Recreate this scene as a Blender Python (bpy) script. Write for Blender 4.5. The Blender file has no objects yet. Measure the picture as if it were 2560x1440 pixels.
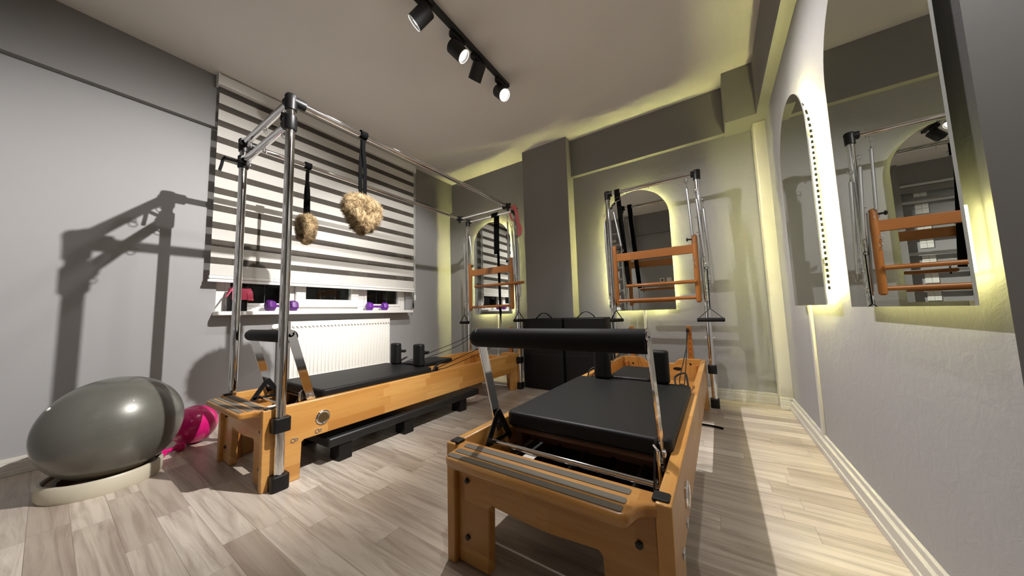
import bpy, bmesh, math, random
from mathutils import Vector, Matrix, noise
random.seed(7)
PI = math.pi
S = bpy.context.scene
COL = S.collection

# ------------------------------------------------------------------ camera
F_PX = 764.4
cam_d = bpy.data.cameras.new('camera'); cam_d.sensor_width = 36.0
cam_d.lens = F_PX / 2560 * 36.0; cam_d.clip_start = 0.02; cam_d.clip_end = 60
cam = bpy.data.objects.new('camera', cam_d); COL.objects.link(cam)
yaw, pit, rol = 0.5813, 0.0848, -0.0291
fw = Vector((-math.sin(yaw)*math.cos(pit), math.cos(yaw)*math.cos(pit), math.sin(pit)))
rt = Vector((math.cos(yaw), math.sin(yaw), 0)); up = rt.cross(fw)
r2 = rt*math.cos(rol) + up*math.sin(rol); u2 = -rt*math.sin(rol) + up*math.cos(rol)
M = Matrix((r2, u2, -fw)).transposed().to_4x4(); M.translation = Vector((3.230, 0.0, 0.7846))
cam.matrix_world = M
S.camera = cam

# ------------------------------------------------------------------ world and exposure
w = bpy.data.worlds.new('world'); S.world = w; w.use_nodes = True
w.node_tree.nodes['Background'].inputs[0].default_value = (0.006, 0.007, 0.009, 1)
w.node_tree.nodes['Background'].inputs[1].default_value = 1.0
S.view_settings.view_transform = 'Standard'; S.view_settings.look = 'None'
S.view_settings.gamma = 1.0; S.view_settings.use_curve_mapping = False
S.view_settings.exposure = 0.27
S.cycles.use_denoising = True
S.cycles.max_bounces = 10; S.cycles.diffuse_bounces = 6; S.cycles.glossy_bounces = 6
S.cycles.transparent_max_bounces = 12
S.cycles.sample_clamp_indirect = 3.0
S.cycles.blur_glossy = 0.5

# room dimensions (metres): x from the window wall, y away from the camera, z up
W, D, H, Y0 = 3.684, 3.27, 2.75, -0.26
BZ = 2.325
SPOT_W = 78.0
LED = 235.0
LED_COL = (1.0, 0.94, 0.36)
WARM = (1.0, 0.97, 0.95)

def spot_light(name, pos, target, watts, size=78, blend=.55, rad=.025, col=WARM, parent=None):
    l = bpy.data.lights.new(name, 'SPOT'); l.energy = watts; l.color = col
    l.spot_size = math.radians(size); l.spot_blend = blend; l.shadow_soft_size = rad
    o = bpy.data.objects.new(name, l); COL.objects.link(o)
    o.location = pos
    o.rotation_euler = (Vector(target)-Vector(pos)).to_track_quat('-Z', 'Y').to_euler()
    return o

# ------------------------------------------------------------------ materials
def new_mat(name):
    m = bpy.data.materials.new(name); m.use_nodes = True
    nt = m.node_tree; b = nt.nodes['Principled BSDF']
    return m, nt, b
def N(nt, typ, **kw):
    n = nt.nodes.new(typ)
    for k, v in kw.items(): setattr(n, k, v)
    return n
def setin(n, **kw):
    for k, v in kw.items(): n.inputs[k].default_value = v
def srgb(r, g, b):
    f = lambda c: ((c/255+.055)/1.055)**2.4 if c/255 > .04045 else c/255/12.92
    return (f(r), f(g), f(b), 1)
def mathn(nt, op, a, b=None):
    n = N(nt, 'ShaderNodeMath', operation=op)
    for i, v in enumerate((a, b)):
        if v is None: continue
        if isinstance(v, (int, float)): n.inputs[i].default_value = v
        else: nt.links.new(v, n.inputs[i])
    return n.outputs[0]
def bump(nt, b, height, strength=.2, dist=.002):
    n = N(nt, 'ShaderNodeBump'); n.inputs['Strength'].default_value = strength
    n.inputs['Distance'].default_value = dist
    nt.links.new(height, n.inputs['Height']); nt.links.new(n.outputs[0], b.inputs['Normal'])
def plain(name, col, rough=.5, metal=0, spec=.5, grain=0.0, gscale=200, coat=0):
    m, nt, b = new_mat(name)
    b.inputs['Base Color'].default_value = col; b.inputs['Roughness'].default_value = rough
    b.inputs['Metallic'].default_value = metal; b.inputs['Specular IOR Level'].default_value = spec
    b.inputs['Coat Weight'].default_value = coat
    tc = N(nt, 'ShaderNodeTexCoord'); no = N(nt, 'ShaderNodeTexNoise'); no.inputs['Scale'].default_value = gscale
    no.inputs['Detail'].default_value = 3
    nt.links.new(tc.outputs['Object'], no.inputs['Vector'])
    if grain: bump(nt, b, no.outputs[0], grain, .001)
    return m

def wall_paint(name, col, tex=.25, scale=6):
    m, nt, b = new_mat(name)
    tc = N(nt, 'ShaderNodeTexCoord')
    n1 = N(nt, 'ShaderNodeTexNoise'); setin(n1, Scale=1.3, Detail=3.0)
    n2 = N(nt, 'ShaderNodeTexNoise'); setin(n2, Scale=scale*4, Detail=6.0, Roughness=.6, Distortion=.8)
    nt.links.new(tc.outputs['Object'], n1.inputs['Vector']); nt.links.new(tc.outputs['Object'], n2.inputs['Vector'])
    mx = N(nt, 'ShaderNodeMixRGB'); mx.blend_type = 'MULTIPLY'; mx.inputs[0].default_value = .12
    mx.inputs[1].default_value = col; nt.links.new(n1.outputs[0], mx.inputs[2])
    nt.links.new(mx.outputs[0], b.inputs['Base Color'])
    b.inputs['Roughness'].default_value = .55; b.inputs['Specular IOR Level'].default_value = .35
    bump(nt, b, n2.outputs[0], tex, .004)
    return m

def cells(nt, lng, row, off_lng, L, Hh):
    """brick cells: returns (cell random colour output, random value, fract along, fract across)"""
    r = mathn(nt, 'DIVIDE', row, Hh); rf = mathn(nt, 'FLOOR', r)
    wn = N(nt, 'ShaderNodeTexWhiteNoise', noise_dimensions='1D'); nt.links.new(rf, wn.inputs['W'])
    u = mathn(nt, 'ADD', mathn(nt, 'DIVIDE', lng, L), mathn(nt, 'MULTIPLY', wn.outputs['Value'], 7.3))
    uf = mathn(nt, 'FLOOR', u)
    cb = N(nt, 'ShaderNodeCombineXYZ'); nt.links.new(rf, cb.inputs[0]); nt.links.new(uf, cb.inputs[1])
    w2 = N(nt, 'ShaderNodeTexWhiteNoise', noise_dimensions='3D'); nt.links.new(cb.outputs[0], w2.inputs['Vector'])
    return w2.outputs['Value'], mathn(nt, 'FRACT', u), mathn(nt, 'FRACT', r), cb.outputs[0]

def planks(name, cols, long_axis, row_axis, L, Hh, grain_col, grain_amt, rough=.35, seam=.015, gs=(3, 40), coat=0, third=None):
    m, nt, b = new_mat(name)
    tc = N(nt, 'ShaderNodeTexCoord'); sp = N(nt, 'ShaderNodeSeparateXYZ'); nt.links.new(tc.outputs['Object'], sp.inputs[0])
    lng = sp.outputs[long_axis]; row = sp.outputs[row_axis]
    if third is not None: row = mathn(nt, 'ADD', row, mathn(nt, 'MULTIPLY', sp.outputs[third], 1.0))
    val, fu, fr, cellv = cells(nt, lng, row, 0, L, Hh)
    ramp = N(nt, 'ShaderNodeValToRGB'); cr = ramp.color_ramp
    cr.elements[0].color = cols[0]; cr.elements[1].color = cols[-1]
    for i, c in enumerate(cols[1:-1]):
        e = cr.elements.new((i+1)/(len(cols)-1)); e.color = c
    nt.links.new(val, ramp.inputs[0])
    # grain: noise stretched along the plank, offset per cell
    cv = N(nt, 'ShaderNodeCombineXYZ')
    nt.links.new(mathn(nt, 'MULTIPLY', lng, gs[0]), cv.inputs[0]); nt.links.new(mathn(nt, 'MULTIPLY', row, gs[1]), cv.inputs[1])
    nt.links.new(mathn(nt, 'MULTIPLY', val, 37.0), cv.inputs[2])
    g = N(nt, 'ShaderNodeTexNoise'); setin(g, Scale=1.0, Detail=5.0, Roughness=.6, Distortion=1.2)
    nt.links.new(cv.outputs[0], g.inputs['Vector'])
    gr = N(nt, 'ShaderNodeValToRGB'); gr.color_ramp.elements[0].position = .42; gr.color_ramp.elements[1].position = .68
    nt.links.new(g.outputs[0], gr.inputs[0])
    mx = N(nt, 'ShaderNodeMixRGB'); mx.blend_type = 'MIX'
    nt.links.new(mathn(nt, 'MULTIPLY', gr.outputs[0], grain_amt), mx.inputs[0])
    nt.links.new(ramp.outputs[0], mx.inputs[1]); mx.inputs[2].default_value = grain_col
    # seams
    s1 = mathn(nt, 'LESS_THAN', fr, seam); s2 = mathn(nt, 'LESS_THAN', fu, seam*Hh/L)
    sm = mathn(nt, 'MAXIMUM', s1, s2)
    m2 = N(nt, 'ShaderNodeMixRGB'); nt.links.new(mathn(nt, 'MULTIPLY', sm, .5), m2.inputs[0])
    nt.links.new(mx.outputs[0], m2.inputs[1]); m2.inputs[2].default_value = tuple(c*.45 for c in grain_col[:3])+(1,)
    nt.links.new(m2.outputs[0], b.inputs['Base Color'])
    b.inputs['Roughness'].default_value = rough; b.inputs['Coat Weight'].default_value = coat
    b.inputs['Coat Roughness'].default_value = .2
    bump(nt, b, gr.outputs[0], .05, .001)
    return m

def emit(name, col, st):
    m, nt, b = new_mat(name)
    b.inputs['Base Color'].default_value = (0, 0, 0, 1)
    b.inputs['Emission Color'].default_value = (*col[:3], 1); b.inputs['Emission Strength'].default_value = st
    return m

M_wall = wall_paint('grey_wall_paint', (.34, .333, .33, 1), .10, 5)
M_plaster = wall_paint('trowelled_plaster', (.34, .333, .335, 1), .5, 5)
M_ceil = wall_paint('white_ceiling_paint', (.88, .835, .77, 1), .05, 3)
M_trim = plain('painted_trim', srgb(196, 192, 182), .4)
M_beamcol = wall_paint('dark_grey_paint', (.25, .24, .23, 1), .05, 5)
M_pier = wall_paint('shaded_pier_paint', (.085, .08, .075, 1), .05, 5)  # pier colour set well below the wall paint to carry its shade
M_floor = planks('laminate_planks', [srgb(216,206,192), srgb(184,172,157), srgb(206,196,182), srgb(168,155,141), srgb(199,189,175)],
                 0, 1, .58, .0965, srgb(132,116,102), .72, rough=.34, seam=.018, gs=(1.6, 24))
M_beech = planks('beech_butcher_block', [srgb(200,148,78), srgb(176,122,56), srgb(212,162,92), srgb(186,132,64), srgb(204,154,84)],
                 1, 2, .34, .052, srgb(176,106,48), .35, rough=.32, seam=.0, gs=(4, 60), coat=.3, third=0)
M_beechx = planks('beech_board_across', [srgb(194,142,74), srgb(174,120,56), srgb(202,152,84)],
                  0, 2, .30, .07, srgb(160,94,42), .35, rough=.32, seam=.0, gs=(4, 60), coat=.3, third=1)
M_beechz = planks('beech_post', [srgb(158,96,38), srgb(150,90,34), srgb(166,104,44)],
                  2, 0, .6, .2, srgb(128,76,36), .3, rough=.35, seam=.0, gs=(4, 60), coat=.2)
M_beechr = planks('beech_rail', [srgb(158,96,38), srgb(150,90,34), srgb(166,104,44)],
                  0, 2, .6, .2, srgb(128,76,36), .3, rough=.35, seam=.0, gs=(4, 60), coat=.2)
M_darkwood = plain('shaded_wood', srgb(96, 62, 36), .5)  # brown darkened to hold the shade under the carriage
M_chrome = plain('chrome', (.82, .82, .82, 1), .07, 1)
M_steel = plain('brushed_steel', (.62, .62, .63, 1), .28, 1)
M_blackp = plain('black_plastic', (.008, .008, .008, 1), .42, 0, .3)
M_blackm = plain('black_metal', (.01, .01, .01, 1), .2, 0, .6)
M_vinyl = plain('black_vinyl', (.007, .007, .007, 1), .5, 0, .25, .08, 900)
M_foam = plain('black_foam', (.007, .006, .006, 1), .7, 0, .2, .1, 500)
M_strap = plain('black_webbing', (.004, .004, .004, 1), .95, 0, .05, .3, 900)
M_grip = plain('grey_grip_tape', srgb(104, 98, 88), .8, 0, .3, .3, 1200)
M_white = plain('white_plastic', srgb(236, 234, 228), .35)
M_rad = plain('white_enamel', srgb(238, 236, 228), .3)
M_purple = plain('purple_vinyl', srgb(112, 40, 158), .45)
M_dpurple = plain('dark_purple_vinyl', srgb(92, 34, 118), .45)
M_pink = plain('pink_rubber', srgb(212, 26, 116), .22, coat=.4)
M_pinkc = plain('pink_latex', srgb(240, 84, 120), .5)
M_salmon = plain('salmon_felt', srgb(232, 130, 132), .8, 0, .2, .2, 600)
M_yellow = plain('yellow_rubber', srgb(230, 200, 60), .5)
M_red = plain('red_rubber', srgb(190, 30, 30), .5)
M_paper = plain('white_paper', srgb(225, 220, 212), .7)
M_blackpaint = plain('black_powder_coat', (.011, .011, .011, 1), .45)
M_ring = plain('cream_plastic', srgb(192, 184, 164), .4)
M_brown = plain('brown_inner', srgb(120, 92, 58), .5)
M_dark = plain('dark_outside', (.01, .01, .012, 1), .6)
M_sealer = plain('grey_rubber_gasket', (.03, .03, .03, 1), .6)

# silver exercise ball: metallic-looking PVC with fine latitude ridges
M_ball, nt, b = new_mat('silver_pvc')
setin(b, Roughness=.34, Metallic=.25); b.inputs['Base Color'].default_value = srgb(98, 97, 90); b.inputs['Coat Weight'].default_value = .35
tc = N(nt, 'ShaderNodeTexCoord'); sp = N(nt, 'ShaderNodeSeparateXYZ'); nt.links.new(tc.outputs['Object'], sp.inputs[0])
wv = mathn(nt, 'FRACT', mathn(nt, 'MULTIPLY', sp.outputs[2], 26.0))
rg = mathn(nt, 'LESS_THAN', mathn(nt, 'ABSOLUTE', mathn(nt, 'SUBTRACT', wv, .5)), .04)
bump(nt, b, rg, .8, .003)

# mirror glass
M_mirror, nt, b = new_mat('mirror_glass')
setin(b, Roughness=0.0, Metallic=1.0); b.inputs['Base Color'].default_value = (.80, .82, .78, 1)

# window glass (night behind it)
M_glass, nt, b = new_mat('window_glass')
tr = N(nt, 'ShaderNodeBsdfTransparent'); tr.inputs[0].default_value = (.6, .62, .62, 1)
gl = N(nt, 'ShaderNodeBsdfGlossy'); gl.inputs['Roughness'].default_value = .02
lw = N(nt, 'ShaderNodeFresnel'); lw.inputs[0].default_value = 1.55
ms = N(nt, 'ShaderNodeMixShader'); nt.links.new(lw.outputs[0], ms.inputs[0]); nt.links.new(tr.outputs[0], ms.inputs[1]); nt.links.new(gl.outputs[0], ms.inputs[2])
nt.links.new(ms.outputs[0], nt.nodes['Material Output'].inputs[0])

# zebra blind fabric: opaque white bands and see-through bands
BL_P, BL_Z0 = .1367, 1.145
M_zebra, nt, b = new_mat('zebra_fabric')
tc = N(nt, 'ShaderNodeTexCoord'); sp = N(nt, 'ShaderNodeSeparateXYZ'); nt.links.new(tc.outputs['Object'], sp.inputs[0])
fz = mathn(nt, 'FRACT', mathn(nt, 'DIVIDE', mathn(nt, 'SUBTRACT', sp.outputs[2], BL_Z0), BL_P))
isw = mathn(nt, 'LESS_THAN', fz, .62)
df = N(nt, 'ShaderNodeBsdfDiffuse'); df.inputs[0].default_value = srgb(218, 215, 207)
tl = N(nt, 'ShaderNodeBsdfTranslucent'); tl.inputs[0].default_value = srgb(220, 218, 210)
m1 = N(nt, 'ShaderNodeMixShader'); m1.inputs[0].default_value = .12
nt.links.new(df.outputs[0], m1.inputs[1]); nt.links.new(tl.outputs[0], m1.inputs[2])
tr = N(nt, 'ShaderNodeBsdfTransparent'); tr.inputs[0].default_value = (.80, .79, .77, 1)
d2 = N(nt, 'ShaderNodeBsdfDiffuse'); d2.inputs[0].default_value = srgb(120, 114, 106)
m2 = N(nt, 'ShaderNodeMixShader'); m2.inputs[0].default_value = .34
nt.links.new(tr.outputs[0], m2.inputs[1]); nt.links.new(d2.outputs[0], m2.inputs[2])
m3 = N(nt, 'ShaderNodeMixShader'); nt.links.new(isw, m3.inputs[0]); nt.links.new(m2.outputs[0], m3.inputs[1]); nt.links.new(m1.outputs[0], m3.inputs[2])
nt.links.new(m3.outputs[0], nt.nodes['Material Output'].inputs[0])

# sheepskin
M_fleece, nt, b = new_mat('sheepskin_fleece')
tc = N(nt, 'ShaderNodeTexCoord'); no = N(nt, 'ShaderNodeTexNoise'); setin(no, Scale=38.0, Detail=5.0)
nt.links.new(tc.outputs['Object'], no.inputs['Vector'])
rp = N(nt, 'ShaderNodeValToRGB'); rp.color_ramp.elements[0].color = srgb(104, 84, 54); rp.color_ramp.elements[1].color = srgb(176, 152, 114)
rp.color_ramp.elements[0].position = .35; rp.color_ramp.elements[1].position = .62
nt.links.new(no.outputs[0], rp.inputs[0]); nt.links.new(rp.outputs[0], b.inputs['Base Color']); b.inputs['Roughness'].default_value = .9

M_led = emit('led_strip_glow', LED_COL, LED)
M_led_dim = emit('led_strip_glow_dim', LED_COL, LED)
for mat_, k_ in ((M_led, 3.0), (M_led_dim, .16)):   # separate diodes along the tape
    nt = mat_.node_tree; b = nt.nodes['Principled BSDF']
    tc = N(nt, 'ShaderNodeTexCoord'); sp = N(nt, 'ShaderNodeSeparateXYZ'); nt.links.new(tc.outputs['Object'], sp.inputs[0])
    dd = 1.0 if mat_ is M_led_dim else mathn(nt, 'LESS_THAN', mathn(nt, 'FRACT', mathn(nt, 'DIVIDE', mathn(nt, 'ADD', sp.outputs[2], sp.outputs[0]), .026)), .33)
    nt.links.new(mathn(nt, 'MULTIPLY', dd, LED*k_), b.inputs['Emission Strength'])
M_face = emit('spotlight_lens', (1.0, .95, .87), 14.0)
M_track = plain('black_track', (.008, .008, .008, 1), .5)

# ------------------------------------------------------------------ mesh helpers
class MB:
    def __init__(s): s.bm = bmesh.new()
    def _faces(s, vs, fs):
        v = [s.bm.verts.new(p) for p in vs]
        for f in fs:
            try: s.bm.faces.new([v[i] for i in f])
            except ValueError: pass
        return s
    def box(s, lo, hi):
        x0, y0, z0 = lo; x1, y1, z1 = hi
        return s._faces([(x0,y0,z0),(x1,y0,z0),(x1,y1,z0),(x0,y1,z0),(x0,y0,z1),(x1,y0,z1),(x1,y1,z1),(x0,y1,z1)],
            [(0,3,2,1),(4,5,6,7),(0,1,5,4),(1,2,6,5),(2,3,7,6),(3,0,4,7)])
    def obox(s, c, size, R):
        h = [d/2 for d in size]; c = Vector(c)
        vs = [c + R @ Vector((a*h[0], b*h[1], d*h[2])) for d in (-1, 1) for a, b in ((-1,-1),(1,-1),(1,1),(-1,1))]
        return s._faces(vs, [(0,3,2,1),(4,5,6,7),(0,1,5,4),(1,2,6,5),(2,3,7,6),(3,0,4,7)])
    def bar(s, p0, p1, wdt, th, side=Vector((1,0,0))):
        p0, p1 = Vector(p0), Vector(p1); d = (p1-p0); L = d.length; d.normalize()
        sd = Vector(side); sd = (sd - d*sd.dot(d)).normalized(); n = d.cross(sd)
        R = Matrix((sd, n, d)).transposed()
        return s.obox((p0+p1)/2, (th, wdt, L), R)
    def lathe(s, prof, p0=(0,0,0), ax=(0,0,1), n=24, cap=True):
        """prof: list of (radius, distance along the axis)"""
        p0 = Vector(p0); ax = Vector(ax).normalized()
        a = ax.orthogonal().normalized(); bb = ax.cross(a)
        rings = []
        for r, t in prof:
            rings.append([s.bm.verts.new(p0 + ax*t + (a*math.cos(2*PI*k/n) + bb*math.sin(2*PI*k/n))*r) for k in range(n)])
        for i in range(len(rings)-1):
            for k in range(n):
                s.bm.faces.new((rings[i][k], rings[i][(k+1)%n], rings[i+1][(k+1)%n], rings[i+1][k]))
        if cap:
            s.bm.faces.new(rings[0][::-1]); s.bm.faces.new(rings[-1])
        return s
    def cyl(s, p0, p1, r, n=20, r2=None):
        p0, p1 = Vector(p0), Vector(p1)
        return s.lathe([(r, 0), (r if r2 is None else r2, (p1-p0).length)], p0, p1-p0, n)
    def sweep(s, pts, prof, closed=False, up=None):
        """prof: 2d outline; swept along pts"""
        pts = [Vector(p) for p in pts]; n = len(pts); rings = []; last = None
        for i in range(n):
            a = pts[(i-1) % n] if (closed or i > 0) else pts[i]
            c = pts[(i+1) % n] if (closed or i < n-1) else pts[i]
            t = (c-a).normalized()
            if up is not None: sd = Vector(up) - t*Vector(up).dot(t)
            elif last is None: sd = t.orthogonal()
            else: sd = last - t*last.dot(t)
            sd = sd.normalized(); last = sd; nn = t.cross(sd)
            rings.append([s.bm.verts.new(pts[i] + sd*q[0] + nn*q[1]) for q in prof])
        m = len(prof)
        for i in range(n if closed else n-1):
            r0, r1 = rings[i], rings[(i+1) % n]
            for k in range(m): s.bm.faces.new((r0[k], r0[(k+1)%m], r1[(k+1)%m], r1[k]))
        if not closed: s.bm.faces.new(rings[0][::-1]); s.bm.faces.new(rings[-1])
        return s
    def tube(s, pts, r, n=8, closed=False):
        return s.sweep(pts, [(r*math.cos(2*PI*k/n), r*math.sin(2*PI*k/n)) for k in range(n)], closed)
    def ribbon(s, pts, wd, th, up):
        return s.sweep(pts, [(-wd/2,-th/2),(wd/2,-th/2),(wd/2,th/2),(-wd/2,th/2)], False, up)
    def prism(s, poly, axis, a, b):
        def P(q, t):
            return {'x': (t, q[0], q[1]), 'y': (q[0], t, q[1]), 'z': (q[0], q[1], t)}[axis]
        n = len(poly)
        v0 = [s.bm.verts.new(P(q, a)) for q in poly]; v1 = [s.bm.verts.new(P(q, b)) for q in poly]
        s.bm.faces.new(v0); s.bm.faces.new(v1[::-1])
        for k in range(n): s.bm.faces.new((v0[k], v1[k], v1[(k+1)%n], v0[(k+1)%n]))
        return s
    def build(s, name, mat, parent=None, bevel=0, seg=2, ang=38, loc=None):
        bm = s.bm
        bmesh.ops.recalc_face_normals(bm, faces=bm.faces)
        lim = math.radians(ang)
        for f in bm.faces: f.smooth = True
        for e in bm.edges:
            if len(e.link_faces) == 2 and e.calc_face_angle(0) > lim: e.smooth = False
        me = bpy.data.meshes.new(name); bm.to_mesh(me); bm.free()
        me.materials.append(mat)
        o = bpy.data.objects.new(name, me); COL.objects.link(o)
        if bevel:
            md = o.modifiers.new('bevel', 'BEVEL'); md.width = bevel; md.segments = seg; md.limit_method = 'ANGLE'
            md.angle_limit = math.radians(40); md.harden_normals = False
            for p in me.polygons: p.use_smooth = True
        if parent is not None: o.parent = parent
        if loc is not None: o.location = loc
        return o

def build_each(mb, name, mat, parent=None, **kw):
    """one object per separate piece of the mesh"""
    bm = mb.bm; bm.verts.index_update(); seen = set(); out = []
    bm.verts.ensure_lookup_table()
    for v in bm.verts:
        if v.index in seen: continue
        stack = [v]; isl = []; seen.add(v.index)
        while stack:
            a = stack.pop(); isl.append(a)
            for e in a.link_edges:
                b = e.other_vert(a)
                if b.index not in seen: seen.add(b.index); stack.append(b)
        ids = {a.index: i for i, a in enumerate(isl)}
        m = MB(); vs = [m.bm.verts.new(a.co) for a in isl]
        for f in {f for a in isl for f in a.link_faces}: m.bm.faces.new([vs[ids[q.index]] for q in f.verts])
        out.append(m.build(name, mat, parent, **kw))
    bm.free()
    return out
def ring(mb, c, r, t, ax=(1, 0, 0), n=16):
    c = Vector(c); ax = Vector(ax).normalized(); a = ax.orthogonal().normalized(); b_ = ax.cross(a)
    mb.tube([c+(a*math.cos(2*PI*k/n)+b_*math.sin(2*PI*k/n))*r for k in range(n)], t, 6, True)
    return mb
def tag(o, label, cat, group=None, kind=None):
    if label: o['label'] = label
    if cat: o['category'] = cat
    if group: o['group'] = group
    if kind: o['kind'] = kind
    return o
def thing(name, label, cat, loc=(0,0,0), rz=0, group=None):
    o = bpy.data.objects.new(name, None); COL.objects.link(o)
    o.location = loc; o.rotation_euler = (0, 0, rz); o.empty_display_size = .05
    return tag(o, label, cat, group)
def lab(o, text): o['label'] = text; return o
def struct(o, label=None): 
    o['kind'] = 'structure'
    if label: o['label'] = label
    return o
def rrect(x0, x1, y0, y1, r, n=5):
    pts = []
    for cx, cy, a0 in ((x1-r, y1-r, 0), (x0+r, y1-r, 90), (x0+r, y0+r, 180), (x1-r, y0+r, 270)):
        for k in range(n+1):
            a = math.radians(a0 + 90*k/n); pts.append((cx+r*math.cos(a), cy+r*math.sin(a)))
    return pts
def smooth_path(pts, n=6):
    """Catmull-Rom through pts"""
    P = [Vector(p) for p in pts]; P = [P[0]*2-P[1]] + P + [P[-1]*2-P[-2]]; out = []
    for i in range(1, len(P)-2):
        for k in range(n):
            t = k/n; a, b_, c, d = P[i-1], P[i], P[i+1], P[i+2]
            out.append(.5*((2*b_) + (c-a)*t + (2*a-5*b_+4*c-d)*t*t + (3*b_-a-3*c+d)*t**3))
    out.append(P[-2]); return out

# ------------------------------------------------------------------ room shell
struct(MB().box((-.2, Y0-.2, -.1), (W+.2, D+.2, 0)).build('floor', M_floor), 'pale grey-beige wood strip laminate floor')
struct(MB().box((-.2, Y0-.2, H), (W+.2, D+.2, H+.1)).build('ceiling', M_ceil), 'off-white plaster ceiling')
# window wall with its opening
OY0, OY1, OZ0, OZ1 = .715, 2.475, .868, 2.36
m = MB(); m.box((-.2, Y0-.2, 0), (0, OY0, H)); m.box((-.2, OY1, 0), (0, D+.2, H))
m.box((-.2, OY0, 0), (0, OY1, OZ0)); m.box((-.2, OY0, OZ1), (0, OY1, H))
struct(m.build('wall_left', M_wall), 'grey painted window wall')
struct(MB().box((0, D, 0), (W, D+.2, H)).build('wall_back', M_plaster), 'grey trowelled plaster wall behind the towers')
struct(MB().box((W, Y0-.2, 0), (W+.2, D+.2, H)).build('wall_right', M_plaster), 'grey trowelled plaster wall with the two near mirrors')
struct(MB().box((-.2, Y0-.2, 0), (W+.2, Y0, H)).build('wall_front', M_wall), 'grey wall seen only in the mirrors')
# column, beams
CX0, CX1, CD = 1.400, 1.972, .174
struct(MB().box((CX0, D-CD, 0), (CX1, D, H)).build('trim_1', M_beamcol), 'grey square column between the two arched mirrors')
struct(MB().box((0, Y0, BZ), (.047, D, H)).build('trim_2', M_beamcol), 'grey beam over the window wall')
struct(MB().box((CX1, D-.055, BZ), (3.415, D, H)).build('trim_3', M_beamcol), 'grey beam over the back wall')
struct(MB().box((3.415, D-.255, BZ-.012), (W, D, H)).build('trim_4', M_beamcol), 'deeper grey beam block in the far right corner')
struct(MB().box((W-.067, .52, BZ-.012), (W, D-.255, H)).build('trim_5', M_beamcol), 'grey beam along the right wall')
struct(MB().box((3.505, Y0, 0), (W, .59, H)).build('trim_6', M_pier), 'grey door pier at the right edge, its shade put into the colour')
struct(MB().box((.9, Y0, BZ), (3.505, Y0+.07, H)).build('trim_7', M_beamcol), 'beam over the rear wall')
struct(MB().box((1.72, Y0, 0), (1.97, Y0+.14, H)).build('trim_8', M_beamcol), 'rear column seen in the mirror')
# corner pipe boxing and cable ducts
m = MB(); m.prism(rrect(3.605, W+.01, D-.115, D+.01, .012, 3), 'z', .0, BZ-.014)
struct(m.build('trim_9', M_trim, bevel=.002), 'pale vertical pipe boxing in the far right corner')
struct(MB().box((W-.012, 2.335, .085), (W, 2.375, .86)).build('trim_10', M_trim, bevel=.002), 'vertical cable duct under the far right mirror')
struct(MB().box((2.640, D-.012, .085), (2.665, D, .86)).build('trim_11', M_trim, bevel=.002), 'vertical cable duct under the centre mirror')
struct(MB().box((.835, D-.012, .085), (.86, D, .86)).build('trim_12', M_trim, bevel=.002), 'vertical cable duct under the left back mirror')
def skirting(name, p0, p1, nrm):
    p0, p1, n_ = Vector(p0), Vector(p1), Vector(nrm)
    m = MB()
    for t, z0, z1 in ((.030, 0, .028), (.024, .028, .066), (.012, .066, .088)):
        q = [p0, p1, p1+n_*t, p0+n_*t]; vs = [(v.x, v.y, z) for z in (z0, z1) for v in q]
        m._faces(vs, [(0,3,2,1),(4,5,6,7),(0,1,5,4),(1,2,6,5),(2,3,7,6),(3,0,4,7)])
    return struct(m.build(name, M_trim, bevel=.0025), 'pale grey stepped baseboard')
skirting('baseboard_left', (0, Y0, 0), (0, D, 0), (1, 0, 0))
skirting('baseboard_back_left', (0, D, 0), (CX0, D, 0), (0, -1, 0))
skirting('baseboard_column', (CX0, D-CD, 0), (CX1, D-CD, 0), (0, -1, 0))
skirting('baseboard_back', (CX1, D, 0), (3.605, D, 0), (0, -1, 0))
skirting('baseboard_corner', (3.603, D-.115, 0), (W, D-.115, 0), (0, -1, 0))
skirting('baseboard_right', (W, .5, 0), (W, D-.11, 0), (-1, 0, 0))

# ------------------------------------------------------------------ window
win = bpy.data.objects.new('window_1', None); COL.objects.link(win); struct(win, 'white three-part PVC window, dark night outside')
fx0, fx1 = -.09, -.025
m = MB()
m.box((fx0, OY0, OZ0), (fx1, OY0+.06, OZ1)); m.box((fx0, OY1-.06, OZ0), (fx1, OY1, OZ1))
m.box((fx0, OY0+.06, OZ0), (fx1, OY1-.06, OZ0+.045)); m.box((fx0, OY0+.06, OZ1-.06), (fx1, OY1-.06, OZ1))
for y in (1.225, 1.905): m.box((fx0, y-.035, OZ0+.045), (fx1, y+.035, OZ1-.06))
m.build('window_frame', M_white, win, bevel=.006)
def sash(y0, y1, z0, z1, x0, x1, t):
    m = MB(); m.box((x0, y0, z0), (x1, y0+t, z1)); m.box((x0, y1-t, z0), (x1, y1, z1))
    m.box((x0, y0+t, z0), (x1, y1-t, z0+t*.9)); m.box((x0, y0+t, z1-t), (x1, y1-t, z1))
    s = m.build('sash', M_white, win, bevel=.008)
    MB().box((x0+.02, y0+t, z0+t*.9), (x0+.026, y1-t, z1-t)).build('pane', M_glass, s)
    m = MB()
    for q in (.35, .68): m.box((x0+.012, y0+t+(y1-y0-2*t)*q-.002, z0+t*.9), (x0+.018, y0+t+(y1-y0-2*t)*q+.002, z1-t))
    build_each(m, 'glazing_bar', M_white, s)
sash(.775, 1.19, .913, 2.30, -.085, -.02, .03)
sash(1.262, 1.865, .905, 2.30, -.075, .004, .085)
sash(1.94, 2.415, .913, 2.30, -.085, -.02, .035)
MB().prism(rrect(-.02, .145, .700, 2.485, .02, 4), 'z', OZ0-.03, OZ0).build('window_sill', M_white, win, bevel=.004)
m = MB(); m.box((-.20, OY0-.1, .5), (-.19, OY1+.1, 2.5)); 
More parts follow.
